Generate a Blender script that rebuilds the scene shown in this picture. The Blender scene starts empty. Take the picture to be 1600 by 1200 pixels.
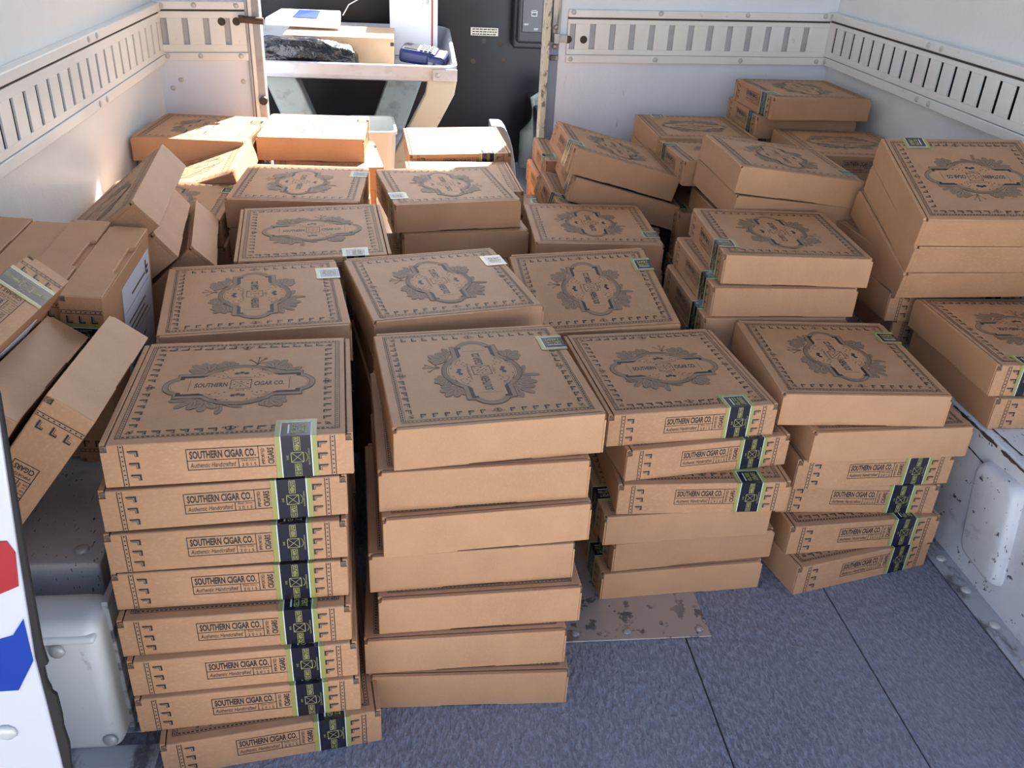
import bpy, bmesh, math, random
from mathutils import Matrix, Vector, Euler
from mathutils.geometry import tessellate_polygon
random.seed(7)
C = bpy.context.scene.collection
K = 0.66                      # drawing units -> metres
R = math.radians

# ---------------------------------------------------------------- camera, world, sun, exposure
sc = bpy.context.scene
cd = bpy.data.cameras.new('camera'); cam = bpy.data.objects.new('camera', cd); C.objects.link(cam)
cd.sensor_width = 36; cd.sensor_fit = 'HORIZONTAL'; cd.lens = 1382.73/1600*36; cd.clip_start = 0.02
cam.matrix_world = Matrix.Translation(Vector((0.0377, -1.0446, 1.2011))*K) @ (
    Matrix.Rotation(-0.1290, 4, 'Z') @ Matrix.Rotation(math.pi/2-0.50222, 4, 'X') @ Matrix.Rotation(0.05353, 4, 'Z'))
sc.camera = cam
w = bpy.data.worlds.new('sky'); sc.world = w; w.use_nodes = True
wn = w.node_tree.nodes; wl = w.node_tree.links; wn.clear()
wo = wn.new('ShaderNodeOutputWorld'); bg = wn.new('ShaderNodeBackground'); sk = wn.new('ShaderNodeTexSky')
SUN_AZ, SUN_EL = 66.0, 42.0
sk.sky_type = 'NISHITA'; sk.sun_disc = False; sk.sun_elevation = R(SUN_EL); sk.sun_rotation = R(90-SUN_AZ)
sk.air_density = 1.0; sk.dust_density = 2.5; sk.ozone_density = 1.0
bg.inputs['Strength'].default_value = 0.46
wl.new(sk.outputs[0], bg.inputs[0]); wl.new(bg.outputs[0], wo.inputs[0])
sd = bpy.data.lights.new('sun', 'SUN'); so = bpy.data.objects.new('sun', sd); C.objects.link(so)
sd.energy = 36; sd.angle = R(0.8); sd.color = (1.0, 0.95, 0.86)
dv = Vector((math.cos(R(SUN_EL))*math.cos(R(SUN_AZ)), math.cos(R(SUN_EL))*math.sin(R(SUN_AZ)), math.sin(R(SUN_EL))))
so.rotation_euler = dv.to_track_quat('Z', 'Y').to_euler(); so.location = dv*6
vs = sc.view_settings; vs.view_transform = 'Standard'; vs.look = 'None'; vs.gamma = 1; vs.exposure = -0.28
vs.use_curve_mapping = False
sc.cycles.max_bounces = 10; sc.cycles.diffuse_bounces = 6

# ---------------------------------------------------------------- materials
def mat(name, col, rough=0.6, metal=0.0, noise=None, bump=None, rnd=0.0, spec=0.5, coat=0.0, coatr=0.1):
    m = bpy.data.materials.new(name); m.use_nodes = True
    n = m.node_tree.nodes; l = m.node_tree.links; b = n['Principled BSDF']
    b.inputs['Base Color'].default_value = (*col, 1); b.inputs['Roughness'].default_value = rough
    b.inputs['Metallic'].default_value = metal; b.inputs['Specular IOR Level'].default_value = spec
    b.inputs['Coat Weight'].default_value = coat; b.inputs['Coat Roughness'].default_value = coatr
    src = None
    if noise or bump or rnd:
        tc = n.new('ShaderNodeTexCoord')
    if noise:                      # list of (scale(x,y,z), detail, lo, hi, colour2)
        for sca, det, lo, hi, c2 in noise:
            mp = n.new('ShaderNodeMapping'); mp.inputs['Scale'].default_value = [v/K for v in sca]
            l.new(tc.outputs['Object'], mp.inputs[0])
            nt = n.new('ShaderNodeTexNoise'); nt.inputs['Scale'].default_value = 1; nt.inputs['Detail'].default_value = det
            nt.inputs['Roughness'].default_value = 0.62
            l.new(mp.outputs[0], nt.inputs['Vector'])
            if rnd:
                oi = n.new('ShaderNodeObjectInfo'); vm = n.new('ShaderNodeVectorMath'); vm.operation = 'ADD'
                l.new(mp.outputs[0], vm.inputs[0])
                sc_ = n.new('ShaderNodeMath'); sc_.operation = 'MULTIPLY'; sc_.inputs[1].default_value = 37
                l.new(oi.outputs['Random'], sc_.inputs[0]); l.new(sc_.outputs[0], vm.inputs[1])
                l.new(vm.outputs[0], nt.inputs['Vector'])
            rp = n.new('ShaderNodeMapRange'); rp.inputs['From Min'].default_value = lo; rp.inputs['From Max'].default_value = hi
            l.new(nt.outputs['Fac'], rp.inputs['Value'])
            mx = n.new('ShaderNodeMix'); mx.data_type = 'RGBA'
            if src: l.new(src, mx.inputs[6])
            else: mx.inputs[6].default_value = (*col, 1)
            mx.inputs[7].default_value = (*c2, 1); l.new(rp.outputs[0], mx.inputs[0]); src = mx.outputs[2]
    if rnd:
        oi = n.new('ShaderNodeObjectInfo'); hv = n.new('ShaderNodeHueSaturation')
        mr = n.new('ShaderNodeMapRange'); mr.inputs['To Min'].default_value = 1-rnd; mr.inputs['To Max'].default_value = 1+rnd
        l.new(oi.outputs['Random'], mr.inputs['Value']); l.new(mr.outputs[0], hv.inputs['Value'])
        if src: l.new(src, hv.inputs['Color'])
        else: hv.inputs['Color'].default_value = (*col, 1)
        src = hv.outputs[0]
    if src: l.new(src, b.inputs['Base Color'])
    if bump:                       # (scale xyz, detail, strength, distance)
        sca, det, st, dist = bump
        mp = n.new('ShaderNodeMapping'); mp.inputs['Scale'].default_value = [v/K for v in sca]
        l.new(tc.outputs['Object'], mp.inputs[0])
        nt = n.new('ShaderNodeTexNoise'); nt.inputs['Scale'].default_value = 1; nt.inputs['Detail'].default_value = det
        l.new(mp.outputs[0], nt.inputs['Vector'])
        bp = n.new('ShaderNodeBump'); bp.inputs['Strength'].default_value = st; bp.inputs['Distance'].default_value = dist*K
        l.new(nt.outputs['Fac'], bp.inputs['Height']); l.new(bp.outputs[0], b.inputs['Normal'])
    return m
M = {}
M['kraft'] = mat('kraft_cardboard', (0.505, 0.287, 0.160), 0.52, noise=[((14, 14, 14), 4, .35, .75, (0.440, 0.247, 0.136)), ((160, 900, 300), 2, .5, .8, (0.55, 0.33, 0.20))], rnd=0.05, bump=((60, 260, 200), 2, .12, .002), spec=.38)
M['kraft_cut'] = mat('cut_cardboard_edge', (0.36, 0.23, 0.145), 0.8, noise=[((40, 400, 400), 2, .4, .6, (0.24, 0.15, 0.095))])
M['ink'] = mat('black_ink', (0.035, 0.026, 0.026), 0.55)
M['ink2'] = mat('grey_ink', (0.300, 0.195, 0.125), 0.6)
M['ink3'] = mat('mid_ink', (0.11, 0.078, 0.062), 0.6)
M['foil'] = mat('black_gloss_label', (0.014, 0.012, 0.022), 0.22, spec=.75, coat=0)
M['lime'] = mat('olive_label_edge', (0.33, 0.33, 0.10), 0.3, spec=.8, coat=.25, coatr=.22)
M['white'] = mat('white_label_line', (0.72, 0.78, 0.80), 0.35)
M['paper'] = mat('white_paper_label', (0.66, 0.68, 0.80), 0.5)
M['paint'] = mat('white_painted_metal', (0.80, 0.835, 0.85), 0.36, noise=[((3, 3, 3), 6, .45, .8, (0.70, 0.715, 0.70)), ((40, 14, 22), 5, .66, .80, (0.40, 0.38, 0.36))], bump=((9, 9, 9), 3, .10, .02))
M['wallp'] = mat('white_wall_panel', (0.80, 0.855, 0.89), 0.36, noise=[((2.2, 2.2, 2.2), 6, .45, .8, (0.72, 0.77, 0.80)), ((30, 6, 12), 5, .68, .78, (0.36, 0.35, 0.34))], bump=((90, 90, 90), 2, .25, .003))
M['wallb'] = mat('bluish_white_bulkhead', (0.76, 0.83, 0.96), 0.36, noise=[((2.2, 2.2, 2.2), 6, .45, .8, (0.68, 0.74, 0.84)), ((26, 6, 9), 5, .67, .78, (0.38, 0.38, 0.42))], bump=((90, 90, 90), 2, .2, .003))
M['scuff'] = mat('scuffed_white_metal', (0.66, 0.70, 0.76), 0.4, noise=[((5, 5, 5), 5, .5, .75, (0.50, 0.52, 0.56)), ((170, 55, 60), 6, .63, .66, (0.07, 0.065, 0.075)), ((7, 5, 8), 6, .60, .66, (0.44, 0.46, 0.52))], bump=((12, 12, 12), 3, .15, .01))
M['slot'] = mat('slot_shade_grey', (0.50, 0.51, 0.55), 0.5, noise=[((20, 20, 20), 4, .5, .8, (0.35, 0.33, 0.33))])  # grey stands for the shade in the shallow back-wall slots
M['dark'] = mat('slot_shade_dark', (0.03, 0.03, 0.04), 0.7)  # near-black stands for the shade inside the deep side-wall slots
M['seam'] = mat('grimy_seam', (0.06, 0.05, 0.043), 0.8)
M['rivet'] = mat('painted_rivet', (0.55, 0.57, 0.57), 0.35, metal=.2)
M['steel'] = mat('worn_steel', (0.44, 0.40, 0.39), 0.42, metal=.5, noise=[((26, 22, 1), 6, .56, .60, (0.12, 0.12, 0.14)), ((4, 4, 4), 3, .4, .7, (0.50, 0.44, 0.42))])
M['strap'] = mat('worn_flange', (0.52, 0.55, 0.60), 0.45, metal=.3, noise=[((18, 9, 30), 6, .50, .60, (0.16, 0.16, 0.18))], bump=((30, 12, 30), 4, .3, .006))
M['black'] = mat('black_gloss_panel', (0.010, 0.011, 0.017), 0.28, spec=.25, bump=((5, 5, 5), 3, .12, .02))
M['blackmat'] = mat('black_plastic', (0.02, 0.021, 0.026), 0.5)
M['rubber'] = mat('black_rubber', (0.009, 0.009, 0.011), 0.75, bump=((80, 80, 20), 3, .3, .004))
M['alu'] = mat('worn_aluminium', (0.40, 0.41, 0.44), 0.42, metal=.35, noise=[((14, 20, 20), 5, .5, .75, (0.30, 0.29, 0.30))])
M['legp'] = mat('sunlit_leg_metal', (0.44, 0.40, 0.30), 0.45, noise=[((16, 16, 16), 5, .62, .72, (0.36, 0.28, 0.2))])  # front tray leg, the sunlight on it put into the pale colour
M['legt'] = mat('shaded_grey_metal', (0.26, 0.30, 0.30), 0.5, noise=[((14, 14, 14), 5, .5, .7, (0.14, 0.14, 0.13))])  # darker copy for the other legs, their shade put into the colour
M['bag'] = mat('black_poly_bag', (0.008, 0.009, 0.012), 0.20, spec=.6, bump=((14, 22, 22), 4, .6, .03))
M['card'] = mat('plain_cardboard', (0.56, 0.38, 0.23), 0.65, noise=[((12, 12, 12), 4, .4, .7, (0.50, 0.33, 0.20))])
M['box_white'] = mat('white_card', (0.72, 0.74, 0.80), 0.5)
M['red'] = mat('red_vinyl', (0.34, 0.018, 0.026), 0.3)
M['blue'] = mat('blue_vinyl', (0.006, 0.040, 0.32), 0.25)
M['device'] = mat('blue_rubber_case', (0.005, 0.014, 0.09), 0.35)
M['keys'] = mat('grey_keys', (0.16, 0.19, 0.22), 0.4)
M['body'] = mat('gloss_white_body', (0.56, 0.58, 0.68), 0.22, coat=.6)
M['tub'] = mat('pale_plastic', (0.58, 0.62, 0.62), 0.35)
M['shell'] = mat('shaded_pale_plastic', (0.20, 0.24, 0.28), 0.4)  # pale shell, its shade put into a darker bluish colour
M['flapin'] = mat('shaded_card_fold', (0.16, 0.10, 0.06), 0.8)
M['ground'] = mat('outside_concrete', (0.40, 0.395, 0.385), 0.9, noise=[((2, 2, 2), 5, .4, .7, (0.35, 0.345, 0.34))])
M['ceil'] = mat('grey_white_ceiling', (0.42, 0.43, 0.43), 0.6)
M['bounce'] = mat('bounce_render', (0.36, 0.35, 0.335), 0.9)
def floor_mat():
    m = mat('blue_grey_floor_coating', (0.250, 0.262, 0.330), 0.60,
            noise=[((2.5, 1.6, 1), 5, .40, .70, (0.185, 0.195, 0.25)), ((150, 60, 1), 5, .45, .60, (0.32, 0.335, 0.42)), ((16, 16, 1), 2, .73, .77, (0.03, 0.03, 0.04))],
            bump=((150, 60, 1), 6, 1.0, .012))
    return m
M['floor'] = floor_mat()

# ---------------------------------------------------------------- mesh helpers
def mesh(name, verts, faces, mats, fm=None, smooth=False):
    me = bpy.data.meshes.new(name); me.from_pydata([tuple(c*K for c in v) for v in verts], [], faces)
    for m in (mats if isinstance(mats, list) else [mats]): me.materials.append(m)
    if fm: me.polygons.foreach_set('material_index', fm)
    if smooth: me.polygons.foreach_set('use_smooth', [True]*len(me.polygons))
    me.update(); return me
class B:
    def __init__(s): s.v = []; s.f = []; s.m = []
    def add(s, v, f, mi=0):
        o = len(s.v); s.v += [tuple(p) for p in v]; s.f += [tuple(i+o for i in q) for q in f]; s.m += [mi]*len(f)
    def box(s, x0, x1, y0, y1, z0, z1, mi=0):
        s.add([(x, y, z) for z in (z0, z1) for y in (y0, y1) for x in (x0, x1)],
              [(0, 2, 3, 1), (4, 5, 7, 6), (0, 1, 5, 4), (2, 6, 7, 3), (0, 4, 6, 2), (1, 3, 7, 5)], mi)
    def prism(s, pts, d, mi=0, flip=False):      # pts: list of 3D points (planar loop), extruded by vector d
        n = len(pts); d = Vector(d); v = [Vector(p) for p in pts]
        tri = tessellate_polygon([v])
        s.add([tuple(p) for p in v]+[tuple(p+d) for p in v],
              [tuple(t) for t in tri]+[tuple(i+n for i in reversed(t)) for t in tri]+[(i, (i+1) % n, (i+1) % n+n, i+n) for i in range(n)], mi)
    def tube(s, pts, r, seg=8, mi=0, ring=None):
        P = [Vector(p) for p in pts]; rs = r if isinstance(r, (list, tuple)) else [r]*len(P)
        base = len(s.v); n = len(P); up = Vector((0, 0, 1))
        for i, p in enumerate(P):
            t = (P[min(i+1, n-1)]-P[max(i-1, 0)]).normalized()
            a = t.cross(up) if abs(t.dot(up)) < .95 else t.cross(Vector((1, 0, 0))); a.normalize(); b = t.cross(a)
            for k in range(seg):
                q = 2*math.pi*k/seg; s.v.append(tuple(p+(a*math.cos(q)+b*math.sin(q))*rs[i]))
        for i in range(n-1):
            for k in range(seg):
                s.f.append((base+i*seg+k, base+i*seg+(k+1) % seg, base+(i+1)*seg+(k+1) % seg, base+(i+1)*seg+k)); s.m.append(mi)
        s.f.append(tuple(base+k for k in range(seg))[::-1]); s.f.append(tuple(base+(n-1)*seg+k for k in range(seg))); s.m += [mi, mi]
    def me(s, name, mats, bevel=0, seg=2, smooth=False, fix=True):
        m = mesh(name, s.v, s.f, mats, s.m)
        if fix or bevel:
            bm = bmesh.new(); bm.from_mesh(m)
            bmesh.ops.recalc_face_normals(bm, faces=bm.faces)
            if bevel:
                ed = [e for e in bm.edges if len(e.link_faces) == 2 and e.calc_face_angle(0) > .6]
                bmesh.ops.bevel(bm, geom=ed, offset=bevel*K, segments=seg, profile=.5, affect='EDGES', clamp_overlap=True)
            bm.to_mesh(m); bm.free()
        if smooth: m.polygons.foreach_set('use_smooth', [True]*len(m.polygons))
        return m
def ob(name, me, parent=None, loc=(0, 0, 0), rot=None, mw=None, **props):
    o = bpy.data.objects.new(name, me); C.objects.link(o)
    if mw is not None: o.matrix_world = mw
    else:
        o.location = Vector(loc)*K
        if rot: o.rotation_euler = rot
    if parent: o.parent = parent
    for k, v in props.items(): o[k] = v
    return o
def thing(name, label, cat, loc=(0, 0, 0), rot=None, group=None, mw=None):
    o = ob(name, None, None, loc, rot, mw, label=label, category=cat)
    if group: o['group'] = group
    return o
def struct(name, me, parent=None, **p):
    if not parent: p['kind'] = 'structure'
    return ob(name, me, parent, **p)

# ---------------------------------------------------------------- flat print (real thin ink shapes lying on the card)
class Ink:
    """2D print in a plane; each layer sits a hair above the one below"""
    MI = ['ink', 'ink2', 'ink3', 'foil', 'lime', 'white', 'kraft', 'gold']
    def __init__(s): s.b = B(); s.lay = 0.0
    def poly(s, pts, mi, z=0.0):
        v = [Vector((p[0], p[1], 0)) for p in pts]
        for t in tessellate_polygon([v]): 
            a, b, c = (v[i] for i in t)
            if (b-a).cross(c-a).z < 0: t = (t[0], t[2], t[1])
            s.b.add([(v[i].x, v[i].y, z) for i in t], [(0, 1, 2)], mi)
    def rect(s, x0, y0, x1, y1, mi, z=0.0): s.b.add([(x0, y0, z), (x1, y0, z), (x1, y1, z), (x0, y1, z)], [(0, 1, 2, 3)], mi)
    def line(s, pts, w, mi, z=0.0, closed=False):
        P = [Vector(p[:2]) for p in pts]; n = len(P)
        for i in range(n if closed else n-1):
            a, b = P[i], P[(i+1) % n]; d = (b-a)
            if d.length < 1e-7: continue
            d = d.normalized(); nn = Vector((-d.y, d.x))*w/2; e = d*w*.3
            q = [a-e-nn, b+e-nn, b+e+nn, a-e+nn]
            s.b.add([(p.x, p.y, z) for p in q], [(0, 1, 2, 3)], mi)
    def frame(s, x0, y0, x1, y1, w, mi, z=0.0): s.line([(x0, y0), (x1, y0), (x1, y1), (x0, y1)], w, mi, z, True)
    def dot(s, x, y, r, mi, z=0.0, n=6): s.poly([(x+r*math.cos(2*math.pi*k/n), y+r*math.sin(2*math.pi*k/n)) for k in range(n)], mi, z)
    def arc(s, x, y, rx, ry, a0, a1, w, mi, z=0.0, n=10): s.line([(x+rx*math.cos(R(a0+(a1-a0)*k/n)), y+ry*math.sin(R(a0+(a1-a0)*k/n))) for k in range(n+1)], w, mi, z)
    def text(s, t, x, y, w, h, mi, z=0.0, rot=0, shear=0, bold=0.0):
        """text centred on (x,y), fitted into w by h"""
        cu = bpy.data.curves.new('t', 'FONT'); cu.body = t; cu.size = 1; cu.resolution_u = 2; cu.shear = shear; cu.offset = bold
        o = bpy.data.objects.new('t', cu); me = o.to_mesh(); me.calc_loop_triangles()
        V = [v.co.copy() for v in me.vertices]; T = [tuple(q.vertices) for q in me.loop_triangles]
        x0 = min(v.x for v in V); x1 = max(v.x for v in V); y0 = min(v.y for v in V); y1 = max(v.y for v in V)
        c, sn = math.cos(R(rot)), math.sin(R(rot)); out = []
        for v in V:
            a = ((v.x-x0)/(x1-x0)-.5)*w; b = ((v.y-y0)/(y1-y0)-.5)*h
            out.append((x+a*c-b*sn, y+a*sn+b*c, z))
        T = [t if (Vector(out[t[1]])-Vector(out[t[0]])).cross(Vector(out[t[2]])-Vector(out[t[0]])).z > 0 else (t[0], t[2], t[1]) for t in T]
        s.b.add(out, T, mi); o.to_mesh_clear(); bpy.data.objects.remove(o); bpy.data.curves.remove(cu)
    def me(s, name, tf):
        b = s.b; b.v = [tuple(tf @ Vector(v)) for v in b.v]
        return b.me(name, [M[k] for k in s.MI], fix=False)
M['gold'] = mat('yellow_green_label_ink', (0.42, 0.42, 0.16), 0.35)

W, D, H = .33, .3318, .0688
def mark(I, x, y, fx, fy, w, h, rot=False, mi=0):
    """the little angular key mark, heavy L with a thin outline; fx, fy flip it"""
    def q(a, b):
        a, b = a*fx, b*fy
        return (x+b, y+a) if rot else (x+a, y+b)
    t = h*.26
    I.poly([q(-w/2, h/2), q(-w/2, h/2-t), q(w/2-t, h/2-t), q(w/2-t, -h/2), q(w/2, -h/2), q(w/2, h/2)], mi)
    I.line([q(-w/2+w*.12, h/2-t*1.7), q(w/2-t*1.7, h/2-t*1.7), q(w/2-t*1.7, -h/2-.0), q(w/2, -h/2)], h*.07, mi)
def ornament(I, x, y, s, mi=2, rot=0):
    c, sn = math.cos(R(rot)), math.sin(R(rot))
    def q(a, b): return (x+(a*c-b*sn)*s, y+(a*sn+b*c)*s)
    for sg in (-1, 1):
        for (cx, cy, r, a0, a1) in ((.35, 0, .3, -200, 90), (.8, .1, .2, -30, 250), (.25, -.45, .22, 0, 300), (.15, .4, .18, 60, 360)):
            I.line([q(sg*(cx+r*math.cos(R(a0+(a1-a0)*k/7))), cy+r*math.sin(R(a0+(a1-a0)*k/7))) for k in range(8)], .09*s, mi)
    I.poly([q(0, .55), q(-.13, .1), q(0, -.7), q(.13, .1)], mi)
def cartouche(o):
    """outer contour of the scrolled frame, grown outwards by o; full loop"""
    q = []
    for k in range(0, 8):                                     # right end circle
        a = R(k*8.5); q.append((.081+(.022+o)*math.cos(a), (.023+o*.9)*math.sin(a)))
    q += [(.0885+o*.5, .0225+o*.8), (.0885+o*.5, .0325+o), (.0505+o*.3, .0325+o)]
    for k in range(0, 9):
        a = R(40+50*k/8); q.append(((.058+o)*math.cos(a), (.059+o)*math.sin(a)))
    p = q + [(-x, y) for x, y in reversed(q[:-1])]
    return p + [(x, -y) for x, y in reversed(p[1:-1])]
def leafblob(I, x, y, rot, L, wd, lobes, mi=1):
    """a leaf or flower: overlapping petals fanned about (x, y), each outlined and veined"""
    for p in range(lobes):
        a = R(rot+(p-(lobes-1)/2)*(150/lobes)); c, sn = math.cos(a), math.sin(a); pts = []; n = 12
        ll = L*(1-.12*abs(p-(lobes-1)/2))
        for k in range(n):
            q = 2*math.pi*k/n; u = ll*(.5+.5*math.cos(q)); v = wd*math.sin(q)*(.55+.45*(u/ll))
            pts.append((x+u*c-v*sn, y+u*sn+v*c))
        I.poly(pts, mi, .00002*p); I.line(pts, .0007, 2, closed=True, z=.00002*p+.00001)
        for k in (-.4, 0, .4): I.line([(x+ll*.25*c, y+ll*.25*sn), (x+ll*.9*c-k*wd*sn, y+ll*.9*sn+k*wd*c)], .0005, 2, z=.00002*p+.00001)
def sprig(I, x, y, rot, s):
    c, sn = math.cos(R(rot)), math.sin(R(rot))
    def q(a, b): return (x+(a*c-b*sn)*s, y+(a*sn+b*c)*s)
    for a0, b0 in ((.35, 1), (-.1, 1.1), (-.6, .7), (.75, .5)):
        I.line([q(0, 0), q(a0*.3, b0*.5), q(a0, b0)], .0013, 2); I.dot(*q(a0, b0), .0032, 1)
def top_print(lab):
    I = Ink(); x0, y0 = .150, .158
    for sx in (-1, 1):                                       # double rule with dots down both sides
        for xx in (.1475, .1415): I.line([(sx*xx, -.150), (sx*xx, .150)], .0011, 0)
        for k in range(46): I.rect(sx*.1445-.0008, -.149+k*.00655, sx*.1445+.0008, -.1462+k*.00655, 0)
    for sy in (-1, 1):
        for k in range(44): I.rect(-.1395+k*.00640, sy*.1475-.0011, -.1355+k*.00640, sy*.1475+.0011, 0)
        I.line([(-.1475, sy*.1505), (.1475, sy*.1505)], .0009, 2)
        I.line([(-.1475, sy*.1445), (.1475, sy*.1445)], .0007, 2)
        for k in range(6):
            if sy > 0 or True:
                mark(I, -.116+k*.0185, sy*.1365, 1, sy*-1 if sy > 0 else 1, .0125, .0090)
                mark(I, .116-k*.0185, sy*.1365, -1, sy*-1 if sy > 0 else 1, .0125, .0090)
        ornament(I, 0, sy*.1345, .0105)
    for sx in (-1, 1):
        for k in range(6):
            mark(I, sx*.1305, .116-k*.0185, -1 if sx > 0 else 1, 1, .0115, .0085)
            mark(I, sx*.1305, -.116+k*.0185, -1 if sx > 0 else 1, 1, .0115, .0085)
        ornament(I, sx*.1290, 0, .0100, rot=90)
        for sy in (-1, 1): ornament(I, sx*.1315, sy*.1345, .0068, rot=45*sx*sy)
    # foliage behind the frame
    for a in ((-.050, .050, 140, .036, .0075, 5), (-.022, .060, 110, .026, .007, 5), (.046, .054, 55, .034, .0080, 5), (.066, .042, 25, .026, .006, 3),
              (-.058, -.044, 205, .040, .0065, 4), (-.044, -.050, 245, .036, .0085, 4), (-.020, -.062, 300, .034, .0055, 2), (.046, -.050, -55, .032, .0085, 5)):
        leafblob(I, *a)
    sprig(I, .020, .068, -10, .024)
    cn, ci = cartouche(.0080), cartouche(0)
    n = len(cn)
    for k in range(n):                                        # grey band
        a, b, c_, d = cn[k], cn[(k+1) % n], ci[(k+1) % n], ci[k]
        I.b.add([(a[0], a[1], .0002), (b[0], b[1], .0002), (c_[0], c_[1], .0002), (d[0], d[1], .0002)], [(3, 2, 1, 0)], 1)
    I.poly(ci, 6, .00015)
    I.line(cn, .0011, 2, .0003, True); I.line(ci, .0011, 2, .0003, True); I.line(cartouche(-.003), .0006, 2, .0003, True)
    for k in range(34):                                       # ribs on the band, top and bottom
        a = R(52+76*k/33)
        for sy in (-1, 1): I.line([((.061)*math.cos(a), sy*.061*math.sin(a)), (.0675*math.cos(a), sy*.0675*math.sin(a))], .0007, 2, .0003)
    for sx in (-1, 1):
        for sy in (-1, 1): I.poly([(sx*.048, sy*.0325), (sx*.0885, sy*.0325), (sx*.0885, sy*.0215), (sx*.0825, sy*.0215), (sx*.0825, sy*.0265), (sx*.056, sy*.0265)], 0, .0003)
        ornament(I, sx*.083, 0, .0125, rot=90*sx)
        I.line([(sx*.073, -.020), (sx*.073, .020)], .0009, 2, .0003)
    I.text('SOUTHERN', -.0415, .0, .048, .0145, 0, .0003, bold=.03, shear=.08)
    I.text('CIGAR CO.', .0430, .0, .044, .0145, 0, .0003, bold=.03, shear=.08)
    I.frame(-.0135, -.0150, .0165, .0150, .0012, 0, .0003)
    I.line([(-.0135, -.0150), (.0165, .0150)], .0008, 0, .0003); I.line([(-.0135, .0150), (.0165, -.0150)], .0008, 0, .0003)
    for a, b in ((-.008, 0), (.0115, 0), (.0015, .007), (.0015, -.007)): I.dot(a, b, .0018, 0, .0003)
    I.text('AUTHENTIC HANDCRAFTED', 0, .0215, .058, .0036, 2, .0003); I.arc(0, .0190, .018, .005, 20, 160, .0007, 2, .0003)
    I.text('2015', .0015, -.0205, .0135, .0055, 0, .0003, bold=.01)
    for sx in (-1, 1): I.line([(.0015+sx*.010, -.0205), (.0015+sx*.015, -.0205)], .0008, 0, .0003)
    for sy in (-1, 1):
        for dx in (-.007, 0, .007): I.dot(dx, sy*.037+.0025*(dx == 0), .0042, 0, .0003, 7)
        ornament(I, 0, sy*.037, .0125, mi=0)
        for sx in (-1, 1):
            I.line([(sx*.046, sy*.028), (sx*.038, sy*.036), (sx*.028, sy*.041), (sx*.022, sy*.034)], .0009, 2, .0003)
            I.line([(sx*.020, sy*.047), (sx*.028, sy*.050), (sx*.036, sy*.044)], .0008, 2, .0003)
            for a, b in ((.020, .026), (.027, .030), (.033, .026), (.030, .047), (.014, .050), (.040, .030)): I.dot(sx*a, sy*b, .0015, 0, .0003)
    return I.me('top_print', Matrix.Translation((0, 0, H+.0006)))
FR = Matrix(((1, 0, 0, 0), (0, 0, -1, -D/2-.0006), (0, 1, 0, 0), (0, 0, 0, 1)))     # plane of the printed front: u=x, v=z
def front_print():
    I = Ink()
    for sx in (-1, 1):
        for xx in (.1345, .1405): I.line([(sx*xx, .001), (sx*xx, H-.002)], .0011, 0)
        for k in range(9): I.dot(sx*.1375, .004+k*.0076, .0013, 0)
        for k in range(3): mark(I, sx*.1235, .0145+k*.0195, -sx, 1, .0135, .0095)
    x0, x1, za, zb = -.056, .062, .0215, .0555; zm = .0365
    I.frame(x0, za, x1, zb, .0011, 0); I.line([(x0, zm), (.0375, zm)], .001, 0); I.line([(.0375, za), (.0375, zb)], .001, 0); I.line([(.0105, za), (.0105, zm)], .001, 0)
    I.text('SOUTHERN CIGAR CO.', -.0092, .0460, .086, .0132, 0, bold=.032)
    I.text('Authentic Handcrafted', -.0228, .0288, .060, .0080, 0, shear=.25)
    I.text('Estd. since', .0240, .0336, .019, .0034, 0); I.text('2 0 1 5', .0240, .0262, .019, .0055, 0)
    I.text('IMPORTED', .0432, .0385, .027, .0045, 0, rot=90); I.text('CIGARS', .0535, .0385, .027, .0085, 0, rot=90, bold=.02)
    return I.me('front_print', FR)
def label_band(x0, x1):
    """black foil seal wrapped over the front top edge"""
    I = Ink(); t = .0455
    g = lambda a: D/2
    # front part (u=x, v=z)
    w = x1-x0
    bands = ((0, .007, 4), (.007, .0083, 5), (.0083, w-.0083, 3), (w-.0083, w-.007, 5), (w-.007, w, 4))
    F = Ink()
    for a, b, mi in bands: F.rect(x0+a, .0004, x0+b, H+.0008, mi)
    F.b.v = [tuple(FR @ Vector(v)+Vector((0, -.0004, 0))) for v in F.b.v]
    T = Ink(); y0 = -D/2-.0010; y1 = -D/2+t
    for a, b, mi in bands: T.rect(x0+a, y0, x0+b, y1-(.0083 if mi == 3 else .007 if mi == 5 else 0), mi)
    T.rect(x0+.007, y1-.0083, x1-.007, y1-.007, 5); T.rect(x0+.007, y1-.007, x1-.007, y1, 4)
    T.b.v = [(v[0], v[1], H+.0010) for v in T.b.v]
    F.b.add(T.b.v, T.b.f); F.b.m = F.b.m[:-len(T.b.m)]+T.b.m
    return F.b.me('label_band', [M[k] for k in Ink.MI], fix=False)
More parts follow.
